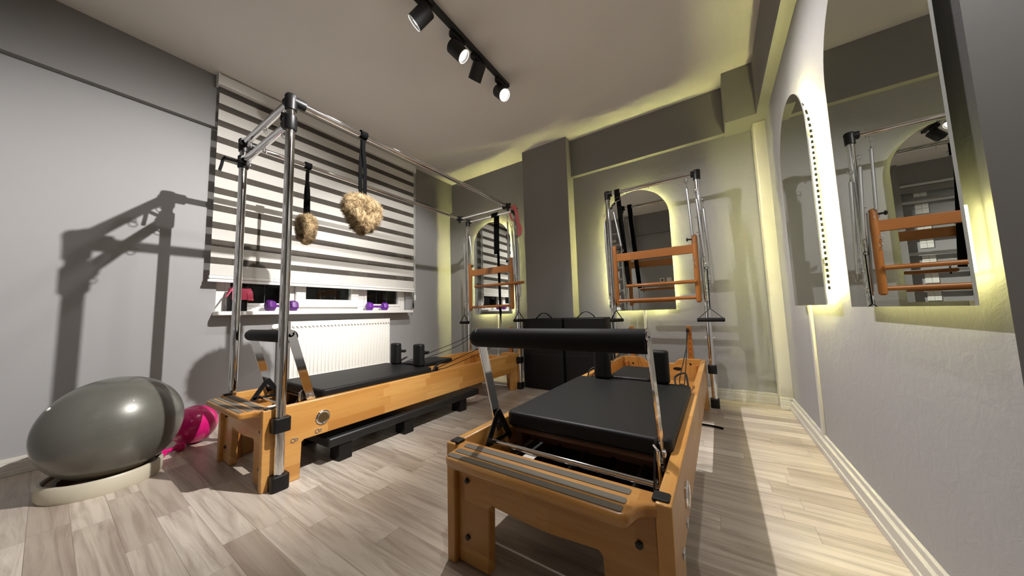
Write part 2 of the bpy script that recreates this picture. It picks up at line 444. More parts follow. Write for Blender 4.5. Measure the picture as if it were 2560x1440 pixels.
o = m.build('night_backing', M_dark, win)

# ------------------------------------------------------------------ zebra blind
bl = thing('zebra_blind', 'long white and grey banded zebra roller blind covering most of the window', 'blind', (0, 0, 0))
YB0, YB1 = .655, 2.527
MB().box((.088, YB0, 1.140), (.0886, YB1, 2.66)).build('fabric', M_zebra, bl)
m = MB(); m.prism(rrect(.052, .118, 2.655, 2.742, .012, 4), 'y', YB0-.004, YB1+.004); m.build('cassette', M_white, bl, bevel=.002)
m = MB(); m.box((.074, YB0-.004, 1.118), (.100, YB1+.002, 1.142)); m.box((.076, YB0-.01, 1.092), (.098, YB1+.004, 1.111)); m.box((.083, YB0, 1.109), (.091, YB1, 1.12))
m.build('bottom_rail', M_white, bl, bevel=.003)
m = MB(); m.prism(rrect(.048, .122, 2.645, 2.748, .015, 4), 'y', YB1+.004, YB1+.016); m.prism(rrect(.048, .122, 2.645, 2.748, .015, 4), 'y', YB0-.016, YB0-.004)
build_each(m, 'end_bracket', M_white, bl, bevel=.002)
m = MB(); m.tube([(.100, YB1+.012, 2.69), (.100, YB1+.012, 1.06)], .0022, 6); m.tube([(.076, YB1+.012, 2.69), (.076, YB1+.02, 1.06)], .0022, 6)
build_each(m, 'bead_chain', M_white, bl)
m = MB(); m.lathe([(.004, 0), (.012, .02), (.012, .06), (.004, .085)], (.09, YB1+.018, .985), (0, 0, 1), 14); m.build('chain_connector', M_white, bl)
m = MB(); m.lathe([(.003, 0), (.010, .02), (.011, .05), (.004, .085)], (.085, YB1-.005, .885), (0, 0, 1), 14); m.cyl((.085, YB1-.005, .96), (.085, YB1-.005, 1.1), .0015, 6)
lab(m.build('chain_weight', M_blackp, bl), 'small dark teardrop weight')

# ------------------------------------------------------------------ things on the sill
def hex_dumbbell(name, label, mat, c, ang, L, R, group='dumbbells', z0=0):
    t = thing(name, label, 'dumbbell', c, ang, group)
    for s in (-1, 1):
        m = MB()
        pr = [(R*.78, 0), (R, R*.28), (R, R*.95), (R*.72, R*1.2)]
        a = Vector((0, s, 0))
        m.lathe(pr, (0, s*(L/2-R*1.15), R*.866), a, 6)
        o = m.build('head', mat, t, bevel=.003)
        # stand on a flat: rotate hexagon about its axis
    MB().lathe([(.014, 0), (.011, .02), (.013, L*.25), (.011, L*.5-.02), (.014, L*.5)], (0, -L*.25, R*.866), (0, 1, 0), 16).build('handle', mat, t)
    return t
hex_dumbbell('dumbbell', 'dark purple hexagonal dumbbell on the sill behind the chrome pole', M_dpurple, (.085, 1.125, OZ0), .12, .235, .052)
hex_dumbbell('dumbbell', 'bright violet hexagonal dumbbell at the right end of the window sill', M_purple, (.085, 2.03, OZ0), -.05, .235, .050)
# black holder with the pink band
t = thing('black_bin', 'narrow black container in the left corner of the window sill', 'container', (.06, .83, OZ0))
m = MB(); m.prism(rrect(-.055, .055, -.05, .05, .012, 4), 'z', 0, .165); m.build('body', M_foam, t, bevel=.003)
m = MB()
path = smooth_path([(.066, .0, .09), (.066, .0, .15), (.056, .0, .176), (0, .0, .180), (-.045, 0, .176)], 6)
m.ribbon([(p.x, p.y, p.z) for p in path], .10, .006, (0, 1, 0))
m.ribbon(smooth_path([(.05, -.05, .180), (.070, -.064, .155), (.074, -.088, .11)], 5), .05, .005, (1, 0, 0))
m.ribbon(smooth_path([(.05, .05, .180), (.070, .058, .145), (.074, .062, .085)], 5), .035, .005, (0, 1, 0))
o = m.build('resistance_band', M_pinkc); o.location = (.06, .83, OZ0)
tag(o, 'pink latex resistance band draped over the black container', 'exercise band')

# ------------------------------------------------------------------ radiator
ra = thing('radiator', 'white ribbed panel radiator under the window sill', 'radiator', (0, 0, 0))
RY0, RY1, RZ0, RZ1 = 1.185, 2.172, .262, .775
m = MB(); nrib = 30; pts = [(.045, RY0)]
wv = (RY1-RY0)/nrib
for k in range(nrib):
    y = RY0 + k*wv
    pts += [(.112, y+.001), (.112, y+wv*.55), (.103, y+wv*.68), (.103, y+wv*.9)]
pts += [(.112, RY1), (.045, RY1)]
m.prism(pts, 'z', RZ0+.02, RZ1-.055); m.box((.045, RY0, RZ1-.056), (.114, RY1, RZ1)); m.box((.045, RY0, RZ0), (.113, RY1, RZ0+.021))
m.build('panel', M_rad, ra, bevel=.0015, seg=1)
m = MB()
for k in range(nrib):
    y = RY0 + (k+.5)*wv; m.box((.1135, y-.008, RZ1-.052), (.115, y+.006, RZ1-.046))
m.build('vent_slot', M_sealer, ra)
m = MB(); m.lathe([(.012, 0), (.012, .03), (.021, .032), (.023, .05), (.021, .085), (.008, .09)], (.078, 1.15, .735), (0, -1, 0), 18)
m.lathe([(.010, 0), (.02, .004), (.02, .03), (.014, .034)], (.078, 1.075, .735), (1, -.2, 0), 16)
m.build('valve', M_white, ra)
m = MB(); m.tube(smooth_path([(.078, 1.155, .735), (.06, 1.135, .70), (.05, 1.13, .6), (.05, 1.13, .03)], 6), .011, 10)
m.build('pipe', plain('grey_pipe', srgb(120,112,104), .5), ra)
m = MB()
for y in (1.3, 2.05): m.box((0, y-.02, .3), (.046, y+.02, .72))
build_each(m, 'wall_bracket', M_rad, ra)

# ------------------------------------------------------------------ backlit arched mirrors
def arch(wd, h, n=28):
    r = wd/2; pts = [(-r, 0), (r, 0)]
    for k in range(n+1):
        a = PI*k/n; pts.append((r*math.cos(a), h-r+r*math.sin(a)))
    return pts
def arch_mirror(label, loc, rz, wd=.612, h=1.2, led=None, gap=.037):
    """local x along the wall, y out of the wall towards the room is -y, z up"""
    t = thing('arched_mirror', label, 'mirror', loc, rz, 'backlit arched mirrors')
    MB().prism(arch(wd, h), 'y', -gap-.005, -gap).build('glass', M_mirror, t)
    # backing tray
    inn = [(x*.60, .22+z*.60) for x, z in arch(wd, h)]
    MB().prism(inn, 'y', -gap, .007).build('backing', plain('grey_backing', srgb(150, 148, 140), .6), t)
    # led ribbon round the tray edge, lit outwards
    q = [(x*.83, .055+z*.91) for x, z in arch(wd, h, 24)]
    pts = [Vector((x, -.015, z)) for x, z in q]
    if led:   # the strip covers only part of the outline
        r_ = wd/2*.83; zz = -.015
        pts = [Vector((r_, zz, .20)), Vector((r_, zz, .065)), Vector((-r_, zz, .065)), Vector((-r_, zz, (h-wd/2)*.9))]
    m = MB(); m.sweep(pts, [(-.004, -.0008), (.004, -.0008), (.004, .0008), (-.004, .0008)], not led, (0, 1, 0))
    o = m.build('led_strip', M_led_dim if led else M_led, t)
    return t
arch_mirror('arched backlit mirror on the back wall, behind the tower nearest the window', (.80, D, .79), 0, h=1.235)
arch_mirror('arched backlit mirror on the back wall, right of the grey column', (2.628, D, .785), 0, h=1.215)
arch_mirror('narrow-looking arched mirror with bright glow on the right wall, nearest the corner', (W-.008, 2.155, .785), -PI/2, h=1.10)
arch_mirror('largest-looking arched mirror on the right wall, nearest the camera', (W-.008, 1.253, .775), -PI/2, h=1.12, led=True)

# ------------------------------------------------------------------ track lights
def track(label, x, y0, y1, group):
    t = thing('light_track', label, 'light track', (x, y0, H), 0, group)
    MB().box((-.018, 0, -.032), (.018, y1-y0, 0)).build('rail', M_track, t, bevel=.003)
    MB().box((-.020, -.012, -.034), (.020, .0, 0)).build('end_cap', M_track, t, bevel=.003)
    MB().box((-.020, y1-y0, -.034), (.020, y1-y0+.012, 0)).build('end_cap', M_track, t, bevel=.003)
    return t
def track_head(label, x, y, target, watts, group, R=.050, L=.122, drop=.095, size=78, blend=.55, rad=.02):
    piv = Vector((x, y, H-.032-drop)); d = (Vector(target)-piv).normalized()
    t = thing('track_spotlight', label, 'spotlight', tuple(piv), 0, group)
    m = MB(); m.prism(rrect(-.019, .019, -.07, .07, .018, 4), 'z', drop-.028, drop); m.build('adapter', M_track, t, bevel=.002)
    MB().cyl((0, 0, .01), (0, 0, drop-.02), .010, 14).build('swivel', M_track, t)
    a = -d*(L*.45)
    m = MB(); m.lathe([(R*.86, 0), (R, .006), (R, L), (R*.90, L), (R*.84, L-.016), (.002, L-.018)], a, d, 32, cap=False)
    m.lathe([(.001, 0), (R*.86, 0)], a, d, 32, cap=False)
    m.build('housing', M_track, t)
    m = MB(); m.lathe([(.0005, 0), (R*.82, 0)], a+d*(L-.014), d, 32, cap=False)
    m.build('lens', M_face if watts > 0 else M_track, t)
    m = MB(); ring(m, a+d*(L+.001), R*.95, R*.055, d, 36); m.build('trim_ring', M_white, t)
    if watts > 0:
        spot_light('spot', piv + a + d*(L+.006), piv+d, watts, size, blend, rad)
    return t
gA = 'heads on the ceiling track'
TX = 1.885
track('black ceiling track with four spotlight heads', TX, 1.02, 2.06, None)
track_head('leftmost black track spotlight, aimed at the left wall', TX-.02, 1.165, (0.1, .35, 1.0), SPOT_W*.25, gA)
track_head('second track spotlight from the left, glaring lens towards the camera', TX-.02, 1.47, (3.35, 2.45, .75), SPOT_W*1.35, gA, size=84, rad=.014)
track_head('third track spotlight, plain black back with its lens turned away', TX-.02, 1.69, (0.05, 2.35, .80), SPOT_W*1.2, gA)
track_head('rightmost track spotlight at the far end of the track, lens glowing', TX-.01, 1.98, (3.65, 1.50, .66), SPOT_W*2.0, gA, size=84)
# second track, above the frame, seen through its light and in the mirrors
track('black ceiling track near the right wall, out of the photo but in the mirrors', 3.10, .15, 1.35, None)
track_head('spotlight of the right-hand track aimed across at the window wall', 3.10, 1.25, (0.0, .50, .50), SPOT_W*6.3, 'heads on the right-hand ceiling track', size=76, blend=.9, rad=.012)
track_head('spotlight of the right-hand track aimed down beside the right reformer', 3.10, .30, (3.0, 1.9, 0), SPOT_W*.5, 'heads on the right-hand ceiling track', size=95, blend=.5)

# ------------------------------------------------------------------ reformers
def spring(t, p0, p1, r=.0105, name='spring'):
    p0, p1 = Vector(p0), Vector(p1); d = p1-p0; L = d.length; d.normalize()
    m = MB(); prof = [(.002, -.03), (.003, -.001)]; n = max(8, int(L/.006))
    for k in range(n): prof += [(r*.86, L*k/n), (r, L*(k+.5)/n)]
    prof += [(r*.8, L), (.003, L+.001), (.002, L+.03)]
    m.lathe(prof, p0, d, 12)
    o = m.build(name, M_steel, t, ang=80)
    m = MB(); ring(m, p0-d*.042, .012, .0018, (1, .3, 0)); ring(m, p1+d*.042, .012, .0018, (0, 1, 0)); ring(m, p0-d*.066, .014, .002, (0, 1, .2))
    m.build('snap_hook', M_chrome, o)
    return o

def reformer(label, x0, y0, wd, rz, tower_front, tw):
    """local x across (0..wd), y along (0 = foot end nearest the camera), z up"""
    L = 2.245; T = .034; zt, zb = .366, .182
    t = thing('reformer', label, 'pilates reformer', (x0, y0, 0), rz, 'pilates reformers with towers')
    for s, xa in ((0, 0), (1, wd-T)):
        poly = [(0, 0), (.16, 0), (.165, zb-.008), (.175, zb), (L-.175, zb), (L-.165, zb-.008), (L-.16, 0), (L, 0), (L, zt), (0, zt)]
        MB().prism(poly, 'x', xa, xa+T).build('side_rail', M_beech, t, bevel=.004)
    # leg blocks inside the rails
    for xa in (T, wd-T-.04):
        for ya in (.05, L-.09): MB().box((xa, ya, 0.0), (xa+.04, ya+.04, .33)).build('leg_block', M_beechz, t, bevel=.003)
    # front panel with two legs and an arched opening
    fp = [(T, 0.002), (.158, .002), (.162, .195), (.172, .205), (.30, .195), (wd-.30, .195), (wd-.172, .205), (wd-.162, .195), (wd-.158, .002), (wd-T, .002), (wd-T, .33), (T, .33)]
    MB().prism(fp, 'y', .018, .050).build('front_panel', M_beechx, t, bevel=.004)
    m = MB()
    for bx, bz in ((.075, .255), (.075, .085), (wd-.075, .255), (wd-.075, .085)):
        m.lathe([(.009, 0), (.009, .006), (.004, .008)], (bx, .018, bz), (0, -1, 0), 6)
    build_each(m, 'bolt', M_blackm, t)
    # foot platform
    a = [(.006, .055), (.006, .022), (.012, .010)]
    a += [(.030+.02*math.cos(math.radians(q))-.0, -.008+.018*math.sin(math.radians(q))) for q in (110, 70, 30, 0)]
    a += [(.055, -.045), (.062, -.062), (.078, -.072), (wd-.095, -.072), (wd-.078, -.066), (wd-.070, -.050)]
    a += [(wd-.064, -.028), (wd-.050, -.010), (wd-.030, .0), (wd-.006, .004), (wd-.006, .055)]
    pf = MB().prism(a, 'z', .330, .362).build('foot_platform', M_beechx, t, bevel=.010, seg=3)
    for ya, yb in ((-.064, -.042), (-.032, -.009), (.008, .033)):
        MB().prism(rrect(.068, wd-.088, ya, yb, .006, 3), 'z', .3605, .3635).build('grip_strip', M_grip, pf)
    for xa in (.006, wd-.042):
        MB().prism(rrect(xa, xa+.036, .010, .048, .004, 2), 'z', .3605, .370).build('stop_pad', M_blackp, pf, bevel=.003)
    # rear panel with a dipped top, and handle hole
    rp = [(T, .002), (.14, .002), (.15, zb), (wd-.15, zb), (wd-.14, .002), (wd-T, .002), (wd-T, .372), (wd-.17, .372), (wd-.20, .362), (wd-.225, .334), (wd-.24, .330),
          (.24, .330), (.225, .334), (.20, .362), (.17, .372), (T, .372)]
    o = MB().prism(rp, 'y', L-.052, L-.020).build('rear_panel', M_beechx, t, bevel=.004)
    m = MB(); m.prism([(wd/2+.13+.035*math.cos(2*PI*k/16), .285+.014*math.sin(2*PI*k/16)) for k in range(16)], 'y', L-.0535, L-.051); m.build('handle_hole', M_blackp, o)
    m = MB()
    for bx, bz in ((.11, .31), (wd-.11, .33)): m.lathe([(.008, 0), (.008, .003)], (bx, L-.052, bz), (0, -1, 0), 8)
    build_each(m, 'bolt', M_blackm, o)
    # cross boards and track rails inside
    for xa in (T, wd-T-.028): MB().box((xa, .05, .196), (xa+.028, L-.05, .224)).build('track_rail', M_steel, t)
    MB().box((T, .058, .205), (wd-T, .075, .29)).build('cross_board', M_darkwood, t, bevel=.003)
    MB().box((T, L-.50, .186), (wd-T, L-.09, .200)).build('cross_board', M_beechx, t, bevel=.003)
    # spring bar, springs and rings
    MB().cyl((T, .135, .262), (wd-T, .135, .262), .009, 14).build('spring_bar', M_steel, t)
    for k in range(5):
        xs = .13 + k*(wd-.26)/4
        m = MB(); y = .145; prof = []
        for q in range(40): prof += [(.0085, q*.006), (.0105, q*.006+.003)]
        m.lathe(prof, (xs, y, .262), (0, 1, 0), 10)
        o = m.build('carriage_spring', M_blackm if k % 2 else M_steel, t, ang=80)
        m = MB(); ring(m, (xs, .128, .262), .016, .0022, (1, .2, 0)); m.build('spring_hook', [M_chrome, M_yellow, M_white, M_red, M_chrome][k], o)
        # hook hanging below the bar
        m = MB(); ring(m, (xs+.012, .150, .238), .011, .0016, (0, 1, .3)); ring(m, (xs+.012, .150, .214), .013, .0016, (1, .4, 0)); m.build('hanging_ring', M_steel, o)
    m = MB(); m.prism([(.17, .16), (.215, .16), (.215, .24), (.17, .24)], 'z', .280, .2806); lab(m.build('paper_tag', M_paper, t), 'white paper tag lying on the springs')
    # footbar
    fb = MB(); yB, zB = .122, .702
    r = .0335; xs0, xs1 = .018, wd-.050
    prof = [(.002, 0), (r*.55, .003), (r*.85, .010), (r, .024), (r, xs1-xs0-.004), (r*.97, xs1-xs0)]
    fb.lathe(prof, (xs0, yB, zB), (1, 0, 0), 32); 
    fo = fb.build('footbar', M_foam, t)
    for xa in (.052, wd-.046):
        m = MB(); m.bar((xa, yB-.002, zB+.018), (xa, .228, .345), .040, .007); m.cyl((xa-.0035, yB-.006, zB+.016), (xa+.0035, yB-.006, zB+.016), .020, 20)
        m.build('footbar_arm', M_chrome, t, bevel=.001, seg=1)
        m = MB(); sx = .006 if xa < .1 else -.006
        m.lathe([(.011, 0), (.011, .004), (.005, .006)], (xa+.0035, .217, .385), (1, 0, 0), 14)
        m.lathe([(.007, 0), (.006, .003)], (xa+.0035, yB-.002, zB+.012), (1, 0, 0), 12)
        build_each(m, 'arm_bolt', M_steel, t)
        xb = xa + (.012 if xa < .1 else -.012)
        m = MB()
        m.bar((xb, .128, .300), (xb, .205, .418), .026, .005); m.bar((xb, .285, .300), (xb, .208, .418), .026, .005); m.bar((xb, .135, .318), (xb, .275, .318), .016, .005)
        m.cyl((xb-.004, .207, .412), (xb+.004, .207, .412), .014, 16)
        m.build('footbar_bracket', M_blackm, t, bevel=.001, seg=1)
    MB().cyl((.055, .170, .322), (wd-.05, .170, .318), .0085, 16).build('support_rod', M_chrome, t)
    m = MB(); m.cyl((wd-.05, .168, .314), (wd-.05, .170, .408), .0055, 12); m.cyl((wd-.05, .170, .408), (wd-.062, .185, .414), .004, 10); m.build('rod_lever', M_chrome, t)
    # carriage
    cy0, cy1 = .268, 1.052; cx0, cx1 = .055, wd-.028
    m = MB(); m.box((cx0+.02, cy0+.11, .262), (cx1-.02, cy0+.135, .345)); m.box((cx0+.02, cy1-.04, .262), (cx1-.02, cy1-.015, .345))
    m.box((cx0+.02, cy0+.04, .262), (cx0+.045, cy1-.04, .345)); m.box((cx1-.045, cy0+.04, .262), (cx1-.02, cy1-.04, .345)); m.box((cx0+.02, cy0+.015, .335), (cx1-.02, cy1-.015, .346))
    m.box((cx0+.02, cy0+.015, .325), (cx1-.02, cy0+.11, .346))
    m.build('carriage_frame', M_darkwood, t, bevel=.003)
    MB().box((T+.03, .10, .200), (wd-T-.03, .95, .206)).build('shade_board', M_blackpaint, t)  # black board added to stand for the shade below the springs
    m = MB(); m.prism(rrect(cx0, cx1, cy0, cy1, .028, 5), 'z', .347, .402); m.build('carriage_pad', M_vinyl, t, bevel=.011, seg=4)
    m = MB()
    for xa in (.06, wd-.06):
        for ya in (cy0+.08, cy1-.08): m.cyl((xa-.012, ya, .238), (xa+.012, ya, .238), .0135, 16)
    build_each(m, 'wheel', M_blackp, t)
    for xa in (.205, .505*wd/.67):
        m = MB(); m.prism(rrect(xa-.046, xa+.046, cy1-.050, cy1+.008, .022, 5), 'z', .404, .572)
        sh = m.build('shoulder_rest', M_vinyl, t, bevel=.012, seg=3)
        m = MB(); m.cyl((xa, cy1+.008, .50), (xa, cy1+.052, .50), .012, 12);  m.cyl((xa-.024, cy1+.05, .50), (xa+.024, cy1+.05, .50), .013, 12); m.build('rest_bracket', M_blackm, sh); MB().box((xa-.03, cy1+.0085, .36), (xa+.03, cy1+.014, .44)).build('rest_plate', M_blackm, sh)
    m = MB(); m.prism(rrect(wd/2-.115, wd/2+.115, cy1+.02, cy1+.40, .02, 4), 'z', .0, .038)
    hr = m.build('headrest', M_vinyl, t, bevel=.010, seg=3, loc=(0, 0, .372)); 
    for xa, xb, xc in ((cx1-.09, cx1-.02, cx1-.05), (cx0+.02, cx0+.09, cx0+.05)):
        m = MB(); m.box((xa, cy1, .352), (xb, cy1+.10, .362)); m.cyl((xc, cy1+.085, .362), (xc, cy1+.085, .385), .013, 14)
        m.build('cord_cleat', M_blackm, t)
    # risers with pulleys and the cords to the carriage
    for xa, sgn in ((.105, 1), (wd-.105, -1)):
        rs = MB().prism([(xa-.021, .12), (xa+.021, .12), (xa+.019, .64), (xa-.017, .64)] if sgn > 0 else [(xa-.026, .12), (xa+.021, .12), (xa+.017, .64), (xa-.017, .64)], 'y', L-.020, L+.010).build('riser_post', M_beechz, t, bevel=.002)
        m = MB(); m.lathe([(.021, 0), (.016, .006), (.016, .010), (.021, .016)], (xa-.018, L-.034, .605), (1, 0, 0), 20); m.cyl((xa-.02, L-.034, .605), (xa, L-.018, .605), .005, 8); m.build('pulley', M_blackp, rs)
        m = MB()
        for k in range(4): m.cyl((xa, L-.0202, .54-.045*k), (xa, L-.0225, .54-.045*k), .004, 8)
        build_each(m, 'peg_hole', M_blackp, rs)
        cxe = cx0+.05 if sgn > 0 else cx1-.05
        m = MB()
        m.tube(smooth_path([(xa-.006, L-.052, .598), (xa-.006+(cxe-xa)*.3, L-.40, .50), (cxe-.02, cy1+.22, .395), (cxe-.01, cy1+.10, .375)], 8), .0030, 6)
        m.tube(smooth_path([(xa-.016, L-.040, .586), (xa-.01+(cxe-xa)*.3, L-.36, .46), (cxe, cy1+.25, .372), (cxe+.005, cy1+.09, .366)], 8), .0030, 6)
        m.tube(smooth_path([(cxe-.03, cy1+.08, .375), (cxe-.035, cy1+.14, .41), (cxe+.01, cy1+.16, .43), (cxe+.03, cy1+.06, .40), (cxe+.038, cy1-.02, .36)], 8), .0050, 8)
        build_each(m, 'cord', M_blackp, t)
    # badge and screws on the outer face
    m = MB(); m.lathe([(.036, 0), (.036, .004), (.031, .008), (.026, .006), (.002, .004)], (wd, .262, .268), (1, 0, 0), 32)
    bd = m.build('badge', M_chrome, t)
    m = MB(); m.lathe([(.025, .0), (.025, .001)], (wd+.0055, .262, .268), (1, 0, 0), 28); m.build('badge_plate', plain('bronze_plate', srgb(120, 100, 70), .35, .8), bd)
    m = MB()
    for ya, za in ((.235, .205), (.125, .195)): ring(m, (wd+.001, ya, za), .009, .0025, (1, 0, 0)); ring(m, (wd+.001, ya+.015, za), .006, .002, (1, 0, 0))
    build_each(m, 'screw', M_steel, t)
    # ---- tower
    cxm = wd/2; xL, xR = cxm-tw/2, cxm+tw/2; zt2 = 1.925; pr = .0205
    yr = L-.035; yf = .062
    def pole(x, y, z0=.0): return MB().cyl((x, y, z0), (x, y, zt2), pr, 28).build('tower_pole', M_chrome, t)
    def corner(x, y, dx, dy=0):
        m = MB(); m.lathe([(pr+.006, 0), (pr+.007, .05), (pr+.009, .072), (pr+.004, .082)], (x, y, zt2-.055), (0, 0, 1), 24)
        m.lathe([(pr+.004, 0), (pr+.006, .01), (pr+.006, .055)], (x+dx*-.012, y, zt2), (dx, 0, 0), 24)
        if dy: m.lathe([(pr+.004, 0), (pr+.006, .01), (pr+.006, .075)], (x, y-.012*dy, zt2), (0, dy, 0), 24)
        return m.build('corner_joint', M_blackp, t)
    def clamp(x, y, z):
        s_ = 1 if x > cxm else -1
        m = MB(); m.prism(rrect(x-pr-.010, x+pr+.010, y-.036, y+.036, .012, 4), 'z', z, z+.066)
        m.build('pole_clamp', M_blackp, t, bevel=.003)
    for x in (xL, xR):
        pole(x, yr)
        for z in (.002, .265): clamp(x, yr, z)
    corner(xL, yr, 1); corner(xR, yr, -1)
    MB().cyl((xL, yr, zt2), (xR, yr, zt2), pr*.82, 24).build('top_bar', M_chrome, t)
    if tower_front:
        for x in (xL, xR):
            pole(x, yf)
            for z in (.002, .262): clamp(x, yf, z)
        corner(xL, yf, 1, 1); corner(xR, yf, -1, 1)
        MB().cyl((xL, yf, zt2), (xR, yf, zt2), pr*.9, 24).build('top_bar', M_chrome, t)
        MB().cyl((xL, yf, 1.805), (xR, yf, 1.805), pr*.9, 24).build('lower_bar', M_chrome, t)
        for x, dx in ((xL, 1), (xR, -1)):
            m = MB(); m.lathe([(pr+.004, 0), (pr+.008, .006), (pr+.008, .075), (pr+.003, .08)], (x, yf, 1.760), (0, 0, 1), 24); m.lathe([(pr+.006, 0), (pr+.006, .055)], (x, yf, 1.805), (dx, 0, 0), 24)
            m.build('sliding_collar', M_blackp, t)
            MB().cyl((x, yf, zt2), (x, yr-.135, zt2+.004), pr*.82, 24).build('long_bar', M_chrome, t)
            # joint at the far end of the long bar
            m = MB(); m.lathe([(pr+.004, 0), (pr+.010, .02), (pr+.010, .05), (pr+.002, .062)], (x, yr-.19, zt2+.002), (0, 1, 0), 20)
            m.lathe([(pr+.006, 0), (pr+.006, .05)], (x, yr-.155, zt2), (dx, 0, 0), 20)
            for a_ in (30, 150, 270): m.lathe([(.006, 0), (.006, .03), (.014, .034), (.010, .048)], (x, yr-.155, zt2), (math.cos(math.radians(a_))*.8, .2, math.sin(math.radians(a_))), 8)
            m.build('star_joint', M_blackp, t)
            MB().cyl((x, yr-.15, zt2), (x, yr, zt2), pr*.7, 20).build('link_tube', M_chrome, t)
        MB().cyl((xL, yr-.155, zt2), (xR, yr-.155, zt2), pr*.72, 20).build('cross_bar', M_chrome, t)
        m = MB()
        for z in (zt2, 1.805):
            for q in (.13, .5, .87):
                ring(m, (xL+(xR-xL)*q, yf, z-.028), .013, .002, (0, 1, .2)); ring(m, (xL+(xR-xL)*q+.008, yf, z-.046), .011, .0018, (1, .3, 0))
        build_each(m, 'eye_ring', M_chrome, t)
        # clamping levers
        m = MB(); m.cyl((xL, yf, 1.80), (xL-.045, yf-.075, 1.812), .009, 12); m.tube(smooth_path([(xL-.045, yf-.075, 1.822), (xL-.052, yf-.085, 1.80), (xL-.056, yf-.09, 1.765), (xL-.062, yf-.096, 1.73)], 4), .008, 8)
        m.build('clamp_lever', M_blackp, t); m = MB()
        m.cyl((xR, yf, 1.86), (xR-.075, yf-.01, 1.868), .008, 12); m.tube(smooth_path([(xR-.075, yf-.01, 1.885), (xR-.085, yf-.01, 1.868), (xR-.080, yf-.012, 1.84)], 4), .006, 8)
        m.build('clamp_lever', M_blackp, t)
    # push-through frame of beech hanging between the poles
    px0, px1 = xL+.048, xR-.052; yp = yr-.03
    pf = bpy.data.objects.new('push_through_bar', None); COL.objects.link(pf); pf.parent = t
    for xp in (px0, px1):
        m = MB(); m.lathe([(.010, 0), (.019, .008), (.021, .02), (.021, .54), (.019, .557), (.010, .565)], (xp, yp, .835), (0, 0, 1), 20); m.build('post', M_beechz, pf)
    MB().prism([(px0+.01, 1.245), (px1-.01, 1.245), (px1-.01, 1.318), (px0+.01, 1.318)], 'y', yp-.012, yp+.012).build('board', M_beechr, pf, bevel=.004)
    MB().cyl((px0, yp, .877), (px1, yp, .877), .0145, 20).build('rung', M_beechr, pf)
    for xp, s_ in ((px0, 1), (px1, -1)):
        m = MB(); m.cyl((xp, yp, 1.36), (xp+s_*.045, yp-.01, 1.362), .007, 10); m.lathe([(.006, 0), (.017, .004), (.015, .012)], (xp+s_*.045, yp-.01, 1.362), (s_, 0, 0), 5)
        m.build('locking_knob', M_blackp, pf)
    for xp, s_ in ((px0, -1), (px1, 1)):
        m = MB(); m.bar((xp+s_*.024, yp, 1.38), (xp+s_*.036, yr-.0, .86), .022, .006); m.build('hinge_arm', M_steel, pf)
    # round dowel bar on short springs
    if tower_front: d0, d1, zd, yd = .13, .80, 1.112, yr-.075
    else: d0, d1, zd, yd = .10, px1-.005, 1.008, yp-.03
    ro = MB().lathe([(.011, 0), (.015, .008), (.015, d1-d0-.008), (.011, d1-d0)], (d0, yd, zd), (1, 0, 0), 18).build('roll_down_bar', M_beechr, t)
    m = MB(); m.cyl((d0+.035, yd, zd-.028), (d0+.035, yd, zd+.02), .005, 8); ring(m, (d0+.035, yd, zd+.032), .011, .002); m.build('eye_bolt', M_blackm, ro)
    return t, dict(xL=xL, xR=xR, yr=yr, px0=px0, px1=px1, zt=zt2, d0=d0, d1=d1, zd=zd, yd=yd)

R1, g1 = reformer('beech reformer by the window with a full chrome overhead tower frame', .80, .577, .650, 0.0, True, .692)
R2, g2 = reformer('beech reformer in the right foreground with its tower against the mirror', 2.453, .757, .672, -.0085, False, .752)

def chain(t, p0, p1, name='chain'):
    p0, p1 = Vector(p0), Vector(p1); L = (p1-p0).length; n = max(2, int(L/.024)); m = MB()
    for k in range(n):
        c = p0.lerp(p1, (k+.5)/n); ring(m, c, .010, .0018, (1, 0, 0) if k % 2 else (0, 1, 0), 10)
    return m.build(name, M_steel, t)
# springs and chains on the towers (children of the reformer they hang on)
for T_, g, fr in ((R1, g1, True), (R2, g2, False)):
    xl, xr, yr = g['xL'], g['xR'], g['yr']
    y = yr-.05
    spring(T_, (xr-.075, y, g['zt']-.13), (xr-.062, y, 1.385), .0095)
    spring(T_, (xr-.012, y-.01, g['zt']-.24), (xr+.012, y-.01, 1.20), .0105)
    spring(T_, (xr+.030, y+.02, g['zt']-.32), (xr+.050, y+.02, .98), .0105)
    spring(T_, (xl+.065, y, g['zt']-.20), (xl+.115, y, 1.385), .0095)
    spring(T_, (xl-.030, y+.01, g['zt']-.28), (xl-.018, y+.01, .95), .0105)
    chain(T_, (xl-.012, y, .94), (xl+.002, y, .78)); chain(T_, (xr+.036, y+.02, 1.10), (xr+.020, y, .80)); chain(T_, (xr-.07, y, 1.22), (xr-.06, y, 1.12))
    m = MB()
    for q in (.24, .5, .90): m.cyl((xl+(xr-xl)*q, yr, g['zt']-.03), (xl+(xr-xl)*q, yr, g['zt']+.028), .0028, 8)
    for zz in (1.55, 1.42, .55, 1.0): m.cyl((xr-.035, yr, zz), (xr+.035, yr, zz), .003, 8)
    build_each(m, 'eye_bolt', M_chrome, T_)

